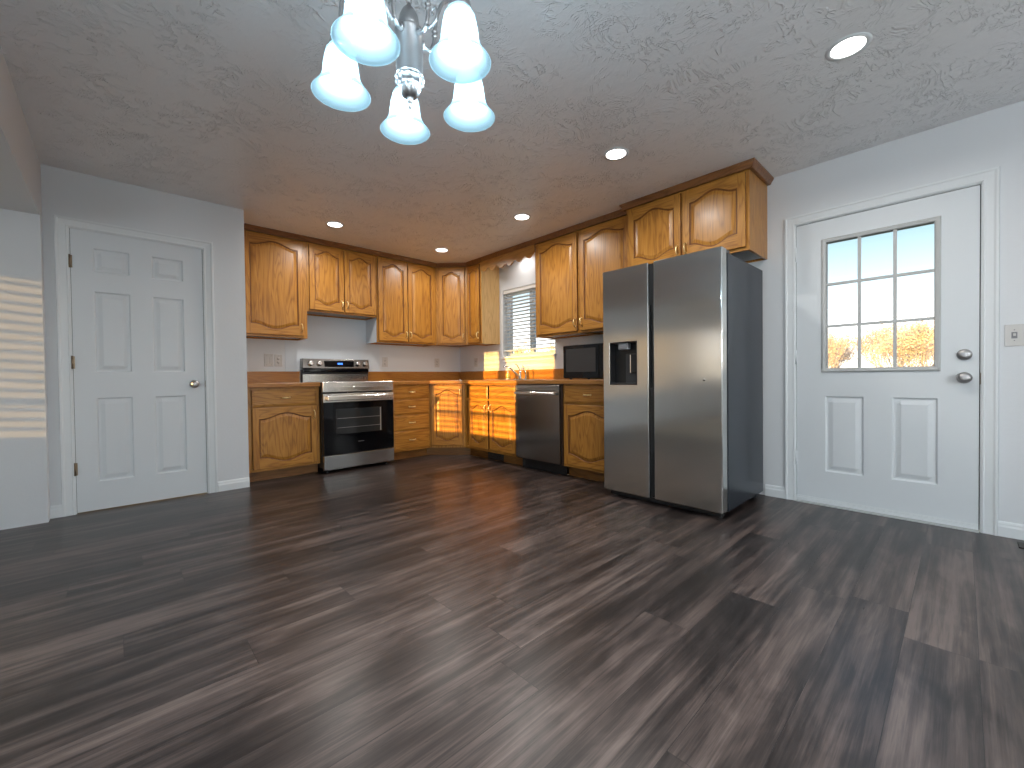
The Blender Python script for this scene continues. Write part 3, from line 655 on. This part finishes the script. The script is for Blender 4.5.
# registers
t = thing('floor_register', 'dark floor register at the right edge by the entry door', 'vent', (-.08, -5.265, 0))
MB().box(-.115, 0, -.31, 0, .0003, .005).build('frame', mat('dark_bronze', (.03, .025, .022), .45, .6), t, bevel=.002)
b = MB()
for k in range(12): b.box(-.10, -.015, -.035-.0225*k, -.025-.0225*k, .0052, .0075)
b.build('louvers', M_BLK, t)
t = thing('toe_kick_register', 'black vent register in the toe kick under the sink cabinet', 'vent', (-.5362, -1.260, 0), -pi/2)
MB().box(0, .275, -.006, -.0005, .004, .096).build('frame', M_BLK, t, bevel=.002)
b = MB()
for k in range(6): b.box(.012, .263, -.0095, -.0062, .016+.0125*k, .020+.0125*k)
b.build('louvers', M_DGREY, t)

# ------------------------------------------------------------------ range
st = thing('range', 'stainless electric range with black glass oven door between oak cabinets', 'range', (-2.200, -.706, 0)); W_ = .764
MB().box(.001, W_-.001, .045, .700, .045, .900).build('body', M_BLK, st)
MB().box(0, W_, .030, .62, .9005, .916).build('cooktop', M_BGL, st, bevel=.003)
for cx_, cy_, r_ in ((.2, .2, .10), (.56, .2, .085), (.2, .46, .08), (.56, .46, .10)): MB().lathe([(r_, .9163), (r_-.004, .9166), (r_-.008, .9163)], 36, (cx_, cy_, 0)).build('burner_ring', M_DGREY, st)
MB().box(0, W_, 0, .045, .816, .922).build('front_panel', M_STEELB, st, bevel=.006, seg=3)
MB().box(.055, W_-.055, -.0035, -.0005, .830, .868).build('panel_inset', M_STEEL, st, bevel=.001)
od = MB().box(.004, W_-.004, .004, .044, .184, .806).build('oven_door', M_BGL, st, bevel=.004)
b = MB().box(.002, W_-.002, -.002, .0035, .714, .803).build('door_top_trim', M_STEELB, od, bevel=.003)
h = MB(); h.box(.03, W_-.03, -.052, -.030, .732, .782); h.box(.035, .07, -.031, -.0025, .740, .775); h.box(W_-.07, W_-.035, -.031, -.0025, .740, .775)
h.build('handle', M_STEELB, od, bevel=.007, seg=3)
wv_ = MB().box(.125, W_-.145, .0015, .0036, .385, .645).build('oven_window', M_WIN, od, bevel=.001)
b = MB()
for z in (.45, .545): b.box(.135, W_-.155, .0005, .0014, z, z+.003)
b.build('rack_lines', M_GREY, od)
MB().box(W_-.165, W_-.155, -.0002, .0014, .39, .64).build('window_side_line', M_GREY, od)
b = MB()
for k in range(7): b.box(.352+.0095*k, .359+.0095*k, .0028, .0038, .291, .297)
b.build('maker_mark', M_GREY, od)
MB().box(.004, W_-.004, .002, .044, .034, .176).build('storage_drawer', M_STEEL, st, bevel=.004)
for x in (.06, W_-.06):
    for y in (.08, .62): MB().lathe([(.018, 0), (.018, .012), (.010, .014), (.010, .045)], 12, (x, y, 0)).build('foot', M_BLK, st)
bg_ = MB().box(.004, W_-.004, .640, .700, .90, 1.06); bg_.build('backguard', M_BLK, st)
MB().box(.010, W_-.010, .632, .6395, .918, 1.008).build('backguard_panel', M_STEEL, st, bevel=.002)
MB().box(.006, W_-.006, .612, .639, 1.030, 1.0715).build('backguard_vent_band', M_BGL, st, bevel=.008, seg=3)
cp = MB(); cp.add([(x, y, z) for x in (0, W_) for y, z in ((.606, 1.072), (.700, 1.072), (.700, 1.182), (.628, 1.182))], [(0, 1, 2, 3), (7, 6, 5, 4), (0, 4, 5, 1), (1, 5, 6, 2), (2, 6, 7, 3), (3, 7, 4, 0)])
cp = cp.build('control_panel', steel('panel_stainless', (.22, .21, .20), .25), st, bevel=.006, seg=3)
sl_ = math.atan2(.022, .110)
def onp(u, v, out_=0): # u across, v up the slanted face
    return (u, .606+v*sin(sl_)-out_*cos(sl_), 1.072+v*cos(sl_)+out_*sin(sl_)*1)
def slant_box(u0, u1, v0, v1, t0, t1, name, m_, par):
    mb_ = MB(); mb_.add([onp(u, v, t_) for u in (u0, u1) for v, t_ in ((v0, t0), (v1, t0), (v1, t1), (v0, t1))], [(0, 1, 2, 3), (7, 6, 5, 4), (0, 4, 5, 1), (1, 5, 6, 2), (2, 6, 7, 3), (3, 7, 4, 0)]); return mb_.build(name, m_, par)
slant_box(.235, .575, .020, .092, .0003, .003, 'display', M_BGL, cp)
dd = MB()
for u in (.385, .398, .416, .429): dd.add([onp(u+a, .048+b_, .0036) for a, b_ in ((0, 0), (.010, 0), (.010, .018), (0, .018))], [(0, 1, 2, 3)])
for b_ in (.051, .059): dd.add([onp(.4115+a, b_+c_, .0036) for a, c_ in ((0, 0), (.0025, 0), (.0025, .003), (0, .003))], [(0, 1, 2, 3)])
dd.build('clock_digits', M_LCD, cp)
for u in (.085, .180, .620, .710):
    kb = MB(); kb.lathe([(.030, 0), (.030, -.004), (.0265, -.006), (.0245, -.028), (.022, -.032), (.0001, -.032)], 26, (0, 0, 0), 'y'); kb.box(-.006, .006, -.045, -.0315, -.024, .024)
    k_ = kb.build('knob', M_STEELB, cp); k_.location = onp(u, .056, .0005); k_.rotation_euler = (-sl_, 0, 0)

# ------------------------------------------------------------------ fridge  (faces -X; local x = along -y, local y = depth to wall)
fg = thing('refrigerator', 'tall stainless side-by-side fridge with dispenser beside the entry door', 'refrigerator', (-.879, -3.103, 0), -pi/2); FW = .904
MB().box(.004, FW-.001, .098, .806, .045, 1.742).build('body', M_FRSIDE, fg, bevel=.004)
MB().box(.03, FW-.03, .055, .11, .012, .046).build('base_grille', M_BLK, fg)
MB().box(.006, FW-.006, .084, .0975, .06, 1.735).build('gasket', M_GASK, fg)
for x in (.05, FW-.05):
    MB().box(x-.04, x+.04, .03, .16, 1.7425, 1.768).lathe([(.014, 1.766), (.014, 1.772), (.0001, 1.773)], 12, (x, .05, 0)).build('hinge_cover', M_DGREY, fg, bevel=.004)
    MB().lathe([(.018, 0), (.018, .012), (.008, .014), (.008, .045)], 12, (x-.0, .09, 0)).build('foot', M_BLK, fg)
    MB().lathe([(.016, 0), (.016, .03), (.008, .046)], 12, (x, .75, 0)).build('foot', M_BLK, fg)
zb_, zt_ = .052, 1.766
def fdoor(x0, x1, hole=None, gap_side='r'):
    mb_ = MB(); D = .080
    pcs = list(rects_minus(x0, x1, zb_, zt_, [hole] if hole else []))
    for a, b_, c_, d_ in pcs: mb_.box(a, b_, 0, D, c_, d_)
    import bmesh
    bm = bmesh.new(); vs_ = [bm.verts.new(v_) for v_ in mb_.v]
    for f_ in mb_.f:
        bm.faces.new([vs_[i] for i in f_])
    bmesh.ops.remove_doubles(bm, verts=bm.verts, dist=1e-5)
    seen = {}
    for f_ in list(bm.faces):
        k = tuple(round(q, 4) for q in f_.calc_center_median()); seen.setdefault(k, []).append(f_)
    kill = [f_ for fs in seen.values() if len(fs) > 1 for f_ in fs]
    bmesh.ops.delete(bm, geom=kill, context='FACES_ONLY')
    bmesh.ops.dissolve_limit(bm, angle_limit=.01, verts=bm.verts, edges=bm.edges)
    bmesh.ops.recalc_face_normals(bm, faces=bm.faces)
    me = bpy.data.meshes.new('door'); bm.to_mesh(me); bm.free(); me.materials.append(M_STEEL)
    o = bpy.data.objects.new('door', me); COL.objects.link(o); o.parent = fg
    md = o.modifiers.new('bevel', 'BEVEL'); md.width = .007; md.segments = 4; md.limit_method = 'ANGLE'; md.angle_limit = R(40)
    for p_ in me.polygons: p_.use_smooth = False
    return o
gl, gr = .3930, .4360
HX0, HX1, HZ0, HZ1 = .064, .295, .882, 1.202
dl = fdoor(0, gl-.002, (HX0, HX1, HZ0, HZ1)); dl['label'] = 'narrow left fridge door with water dispenser'
dr = fdoor(gr-.004, FW); dr['label'] = 'wide right fridge door, plain stainless'
# pocket handles: black recessed edges between the doors, wider grip in the middle
MB().box(gl-.0015, gr-.0045, .028, .083, zb_+.005, zt_-.005).build('door_gap_strip', M_BLK, fg)
MB().box(gl-.0015, gl+.006, .010, .0275, .86, 1.46).build('pocket_handle', M_BLK, dl, bevel=.002)
MB().box(gr-.012, gr-.0045, .010, .0275, .86, 1.46).build('pocket_handle', M_BLK, dr, bevel=.002)
# dispenser
dp = MB(); a, b_, c_, d_ = HX0, HX1, HZ0, HZ1; T = .004
dp.box(a, b_, .070, .074, c_, d_).box(a, a+T, .002, .070, c_, d_).box(b_-T, b_, .002, .070, c_, d_).box(a+T, b_-T, .002, .070, d_-T, d_).box(a+T, b_-T, .002, .070, c_, c_+T)
dp = dp.build('dispenser_housing', M_BLK, dl)
MB().box(a+.07, a+.155, .006, .05, d_-.055, d_-.006).build('ice_chute', M_GREY, dl, bevel=.006)
MB().box(a+.105, b_-.006, .058, .0695, c_+.005, d_-.085).build('back_plate', M_DGREY, dl, bevel=.003)
MB().box(a+.150, b_-.018, .035, .057, c_+.085, d_-.09).build('paddle', M_BLK, dl, bevel=.006)
MB().box(a+.158, a+.166, .030, .0345, c_+.09, d_-.095).build('paddle_trim', M_STEELB, dl)
MB().box(a+.010, b_-.010, .006, .055, c_+.005, c_+.012).build('drip_tray', M_DGREY, dl)
MB().lathe([(.008, -.0005), (.007, -.0015), (.0001, -.0018)], 14, (FW-.115, 0, .915), 'y').build('badge', M_STEELB, dr)

# ------------------------------------------------------------------ microwave, dishwasher
mw = thing('microwave', 'black countertop microwave between the sink window and the fridge', 'microwave', (-.425, -2.312, .9175), -pi/2)
MB().box(0, .56, .016, .40, .012, .338).build('body', M_BLK, mw, bevel=.006)
q = MB().box(.004, .43, 0, .0155, .016, .334).build('door', M_BGL, mw, bevel=.004)
MB().box(.040, .395, -.0015, -.0002, .075, .300).build('window_screen', mat('grey_perforated_window', (.035, .036, .038), .3), q)
MB().box(.433, .556, 0, .0155, .016, .334).build('control_panel', M_BGL, mw, bevel=.004)
for x in (.05, .51):
    for y in (.06, .36): MB().lathe([(.014, .0005), (.014, .012)], 12, (x, y, 0)).build('foot', M_BLK, mw)
dw = thing('dishwasher', 'dark stainless dishwasher with bar handle right of the sink cabinet', 'dishwasher', (-.645, -1.8425, 0), -pi/2)
MB().box(.002, .602, .036, .60, .10, .872).build('tub', M_BLK, dw)
q = MB().box(.004, .600, 0, .035, .112, .868).build('door_panel', M_STEELD, dw, bevel=.004)
MB().box(.010, .594, -.0015, -.0002, .815, .862).build('control_strip', steel('strip_stainless', (.30, .29, .28), .3), q)
MB().box(.016, .05, -.0022, -.0016, .84, .856).build('status_badge', M_GREY, q)
h = MB(); h.box(.03, .575, -.045, -.027, .772, .798).box(.04, .062, -.028, -.0015, .775, .795).box(.543, .565, -.028, -.0015, .775, .795); h.build('handle', M_STEELB, q, bevel=.005, seg=3)
MB().box(.03, .624, .070, .08, .002, .10).build('kick_plate', M_BLK, dw)
MB().box(.603, .622, .03, .60, .10, .872).build('side_filler', mat('dark_brown_filler', (.06, .025, .012), .5), dw)  # dark filler closing the gap to the next base cabinet
for y in (.12,): MB().lathe([(.012, 0), (.012, .01), (.006, .012), (.006, .10)], 10, (.60, y, 0)).build('leveling_foot', M_CHR, dw)

# ------------------------------------------------------------------ recessed lights
def lamp(name, kind, loc, power, col, size=.05, par=None):
    l = bpy.data.lights.new(name, kind); l.energy = power; l.color = col
    if kind == 'AREA': l.shape = 'DISK'; l.size = size; l.spread = R(165)
    else: l.shadow_soft_size = size
    o = bpy.data.objects.new(name, l); COL.objects.link(o); o.location = loc
    if par: o.parent = par
    return o
RL = [(-2.119, -.881, 'above the range'), (-.882, -.870, 'nearest the kitchen corner'), (-.891, -2.221, 'in front of the sink window'), (-1.202, -3.445, 'in front of the fridge'), (-1.212, -4.69, 'in front of the entry door')]
r0 = thing('recessed_light', 'lit recessed ceiling light '+RL[0][2], 'ceiling light', (RL[0][0], RL[0][1], H), 0, 'recessed ceiling lights')
MB().lathe([(.086, -.0005), (.085, -.003), (.070, -.0045), (.065, -.003), (.064, -.0005)], 40).build('trim_ring', M_TRIM, r0)
MB().lathe([(.0645, -.0025), (.04, -.0040), (.0001, -.0045)], 32).build('diffuser', M_LENS, r0)
roots = [r0]
for x, y, s_ in RL[1:]:
    c_ = copy_tree(r0); c_.location = (x, y, H); c_['label'] = 'lit recessed ceiling light '+s_; roots.append(c_)
for r_ in roots: lamp('recessed_lamp', 'AREA', (r_.location.x, r_.location.y, H-.010), P_RECESS, (1, .96, .91), .125)
c_ = copy_tree(r0); c_.location = (-.165, -1.395, H); c_['label'] = 'recessed ceiling light hidden behind the scalloped valance'
lamp('recessed_lamp', 'AREA', (-.165, -1.395, H-.010), 1.5, (1, .98, .95), .125)

# ------------------------------------------------------------------ chandelier
CH = Vector((-3.109, -4.031, 0)); CR, A0 = .185, 6.1558
ch = thing('chandelier', 'brushed nickel five-arm chandelier with bell shades hanging from the ceiling', 'chandelier', (CH.x, CH.y, 1.66))
z0_ = 1.66
def rel(p): return [(r_, z-z0_) for r_, z in p]
MB().lathe(rel([(.0001, 1.672), (.003, 1.674), (.005, 1.679), (.003, 1.684), (.004, 1.688), (.009, 1.693), (.007, 1.699), (.012, 1.703)]), 20).build('finial', M_NICK, ch)
MB().lathe(rel([(.010, 1.702), (.017, 1.705), (.023, 1.713), (.027, 1.723), (.0285, 1.729), (.026, 1.731), (.033, 1.737), (.0385, 1.746), (.0385, 1.752), (.033, 1.757)]), 60, fl=.05, fn=10, twist=9).build('fluted_cup', M_NICK, ch)
MB().lathe(rel([(.033, 1.755), (.037, 1.758), (.0355, 1.762), (.0355, 1.876), (.038, 1.879), (.036, 1.882), (.020, 1.883)]), 32).build('column', M_NICK, ch)
MB().lathe(rel([(.020, 1.882), (.028, 1.886), (.028, 1.900), (.025, 1.918), (.017, 1.936), (.007, 1.948), (.004, 1.956)]), 28).build('column_cap', M_NICK, ch)
lk = MB(); zc = 1.955; i = 0
while zc < 2.385:
    pts = []
    for k in range(17):
        t = 2*pi*k/16; a_, b_ = .0085*cos(t), .0155*sin(t)
        pts.append((a_, 0, zc+.012+b_-z0_) if i % 2 == 0 else (0, a_, zc+.012+b_-z0_))
    lk.tube(pts, .0022, 6, cap=False); zc += .0245; i += 1
lk.build('chain', M_NICK, ch)
MB().tube([(.004*sin(k*1.3), .004*cos(k*1.3), 1.95-z0_+.0435*k) for k in range(11)], .0025, 6).build('cord', M_PLATE, ch)
MB().lathe([(.0001, H-.075-z0_), (.012, H-.073-z0_), (.016, H-.055-z0_), (.055, H-.035-z0_), (.063, H-.012-z0_), (.063, H-.0005-z0_)], 32).build('ceiling_canopy', M_NICK, ch)
ZR = 1.715-z0_
for k in range(5):
    t = A0-k*2*pi/5; ux, uy = cos(t), sin(t)
    def P(r_, z): return (ux*r_, uy*r_, z-z0_)
    path = [P(.033, 1.862), P(.045, 1.856), P(.060, 1.857), P(.070, 1.872), P(.074, 1.892), P(.078, 1.93), P(.088, 1.975), P(.106, 2.012), P(.130, 2.026), P(.155, 2.015), P(.174, 1.985), P(.183, 1.94), P(CR, 1.862)]
    # smooth with Catmull-Rom
    def crm(pts_, n_=5):
        q = [Vector(p) for p in pts_]; o_ = []
        for i_ in range(len(q)-1):
            a_, b2, c2, d2 = q[max(i_-1, 0)], q[i_], q[i_+1], q[min(i_+2, len(q)-1)]
            for j_ in range(n_):
                s2 = j_/n_; o_.append(.5*((2*b2)+(c2-a_)*s2+(2*a_-5*b2+4*c2-d2)*s2*s2+(3*b2-a_-3*c2+d2)*s2**3))
        return o_+[q[-1]]
    arm = MB().tube(crm(path), .0052, 10)
    sc = [P(.066, 1.866), P(.082, 1.852), P(.100, 1.858), P(.108, 1.876), P(.101, 1.892), P(.090, 1.890), P(.089, 1.880), P(.095, 1.878)]
    arm.tube(crm(sc), [.0042-.0022*q/35 for q in range(36)], 8)
    for zz, rr in ((1.902, .0085), (1.914, .0085)): arm.lathe([(.005, zz-.004-z0_), (rr, zz-z0_), (.005, zz+.004-z0_)], 14, (ux*.0755, uy*.0755, 0))
    arm.lathe([(.0055, -.003), (.0095, 0), (.0055, .003)], 12, P(.040, 1.864), 'x')
    arm = arm.build('arm', M_NICK, ch)
    MB().lathe([(.006, .170), (.010, .166), (.020, .158), (.0265, .146), (.0285, .132), (.0285, .118), (.0265, .1175)], 28, (ux*CR, uy*CR, ZR)).lathe([(.0035, 0), (.0035, .01), (.0055, .011), (.0055, .014), (.0001, .015)], 8, (ux*CR+.028, uy*CR, ZR+.126), 'x').build('socket_cup', M_NICK, arm)
    pr = [(.0245, .128), (.030, .124), (.038, .110), (.0425, .090), (.0455, .068), (.0475, .050), (.0515, .036), (.060, .020), (.070, .007), (.0755, 0), (.0735, -.001), (.0680, .006), (.0575, .020), (.0485, .037), (.0445, .052), (.0425, .070), (.0395, .090), (.035, .108), (.0275, .120)]
    MB().lathe(pr, 40, (ux*CR, uy*CR, ZR)).build('bell_shade', M_SHADE, arm)
    MB().ball((ux*CR, uy*CR, ZR+.058), .028, 18, (1, 1, 1.15)).lathe([(.012, .085), (.012, .118)], 14, (ux*CR, uy*CR, ZR)).build('bulb', M_BULB, arm)
    lamp('chandelier_lamp', 'POINT', (CH.x+ux*CR, CH.y+uy*CR, 1.715+.058), P_BULB, (.80, .92, 1), .022)

# added fill globes, out of view behind and beside the camera, brightening walls and ceiling
gb = thing('fill_globe_lamp', 'added fill globe behind the camera, right of the other one', 'fill lamp', (-2.3, -7.0, 0), 0, 'added fill globes')
MB().lathe([(.0001, .0), (.14, .0005), (.14, .012), (.03, .022), (.012, .03)], 28).build('base', M_NICK, gb)
MB().tube([(0, 0, .02), (0, 0, 1.25)], .011, 12).build('pole', M_NICK, gb)
MB().ball((0, 0, 1.37), .12, 28).build('globe', emis('fill_globe_glow', (.90, .955, 1), S_FILL_GLOBE), gb)
gb2 = copy_tree(gb); gb2.location = (-6.3, -5.6, 0); gb2['label'] = 'added fill globe in the side room'
gb3 = copy_tree(gb); gb3.location = (-3.5, -6.9, 0); gb3['label'] = 'added fill globe directly behind the camera by the rear wall'

# ------------------------------------------------------------------ outside
g = MB().box(-60, 140, -120, 140, -.7, -.45); gm = mat('dry_grass', (.42, .28, .12), .9); tt = N(gm, 'TexCoord').outputs['Object']
LK(gm, ramp(gm, noise(gm, tt, .8, 6), [(.3, (.26, .18, .08)), (.7, (.55, .38, .18))]), BS(gm).inputs['Base Color']); struct('ground', g, gm, 'dry tan ground outside the house')
M_BARK = mat('sunlit_bark', (.46, .42, .40), .9); M_LEAF = mat('dry_tan_leaf', (.60, .54, .52), .8); M_YLEAF = mat('yellow_leaf', (.70, .66, .40), .8)
def make_tree(name, label, seed, h_, spread, leaves, lm, lsize, cat='tree'):
    rnd = random.Random(seed); br = MB(); lf = MB(); tips = []
    def grow(p, d, l_, r_, lev):
        pts = [p]; q = p.copy(); dd_ = d.copy()
        for s_ in range(3):
            dd_ = (dd_+Vector((rnd.uniform(-.25, .25), rnd.uniform(-.25, .25), rnd.uniform(-.1, .2)))).normalized(); q = q+dd_*l_/3; pts.append(q.copy())
        br.tube(pts, [r_, r_*.85, r_*.7, r_*.5], 4 if lev else 6, cap=False)
        if lev >= 4: tips.append((pts[-1], dd_)); tips.append((pts[-2], dd_)); return
        for s_ in range(rnd.choice((3, 4))):
            nd = (dd_+Vector((rnd.uniform(-1, 1), rnd.uniform(-1, 1), rnd.uniform(-.3, .7)))*spread).normalized()
            grow(pts[rnd.choice((2, 3, 3))], nd, l_*rnd.uniform(.6, .82), r_*.55, lev+1)
    nst = 4
    for s_ in range(nst):
        grow(Vector((rnd.uniform(-.3, .3), rnd.uniform(-.3, .3), 0)), Vector((rnd.uniform(-.5, .5), rnd.uniform(-.5, .5), 1)).normalized(), h_*.32, .05*h_/4, 0)
    for i_ in range(leaves):
        p, _ = rnd.choice(tips); c_ = p+Vector((rnd.gauss(0, .16), rnd.gauss(0, .16), rnd.gauss(0, .16)))*h_/4
        a_ = Vector((rnd.uniform(-1, 1), rnd.uniform(-1, 1), rnd.uniform(-1, 1))).normalized()*lsize; b2 = a_.orthogonal().normalized()*lsize*.6
        lf.add([c_-a_, c_+b2, c_+a_, c_-b2], [(0, 1, 2, 3)])
    t_ = thing(name, label, cat); br.build('branches', M_BARK, t_); lf.build('leaves', lm, t_); return t_
ta = make_tree('bare_tree', 'thin orange-brown tree outside, seen through the left door panes', 3, 3.6, .75, 2600, M_LEAF, .05)
tb = make_tree('bare_tree', 'thin orange-brown tree outside, seen through the middle door panes', 11, 3.6, .8, 2600, M_LEAF, .05)
spots = [(31, 4.6, 1.0), (28, .4, 1.0), (29, -4.0, 1.1), (34.5, 1.9, 1.02), (32.5, -1.9, 1.05), (36, -8.5, 1.4), (38, 2.4, 1.25), (38, -2.6, 1.3), (40, 8.0, 1.35), (50, -.6, 1.6), (48, -6.0, 1.7), (51, 8.2, 1.6)]
for i, (x, y, s_) in enumerate(spots):
    o = (ta, tb)[i] if i < 2 else copy_tree((ta, tb)[i % 2])
    o.location = (x, y, -.46); o.scale = (s_, s_, s_*1.22); o.rotation_euler = (0, 0, i*1.7)
    o['group'] = 'thin orange-brown trees beyond the entry door'; o['label'] = 'thin sunlit orange-brown tree beyond the entry door glass'
ty = make_tree('yellow_tree', 'yellow-leaved tree outside the sink window', 5, 4.6, .6, 1900, M_YLEAF, .09)
for i, (x, y, s_) in enumerate([(15, 18.0, .85), (20, 15.2, .9), (24, 23.5, 1.0)]):
    o = ty if i == 0 else copy_tree(ty); o.location = (x, y, -.46); o.scale = (s_, s_, s_); o.rotation_euler = (0, 0, i*2.1)
    o['group'] = 'yellow trees outside the sink window'; o['label'] = 'yellow-leaved tree behind the blind of the sink window'
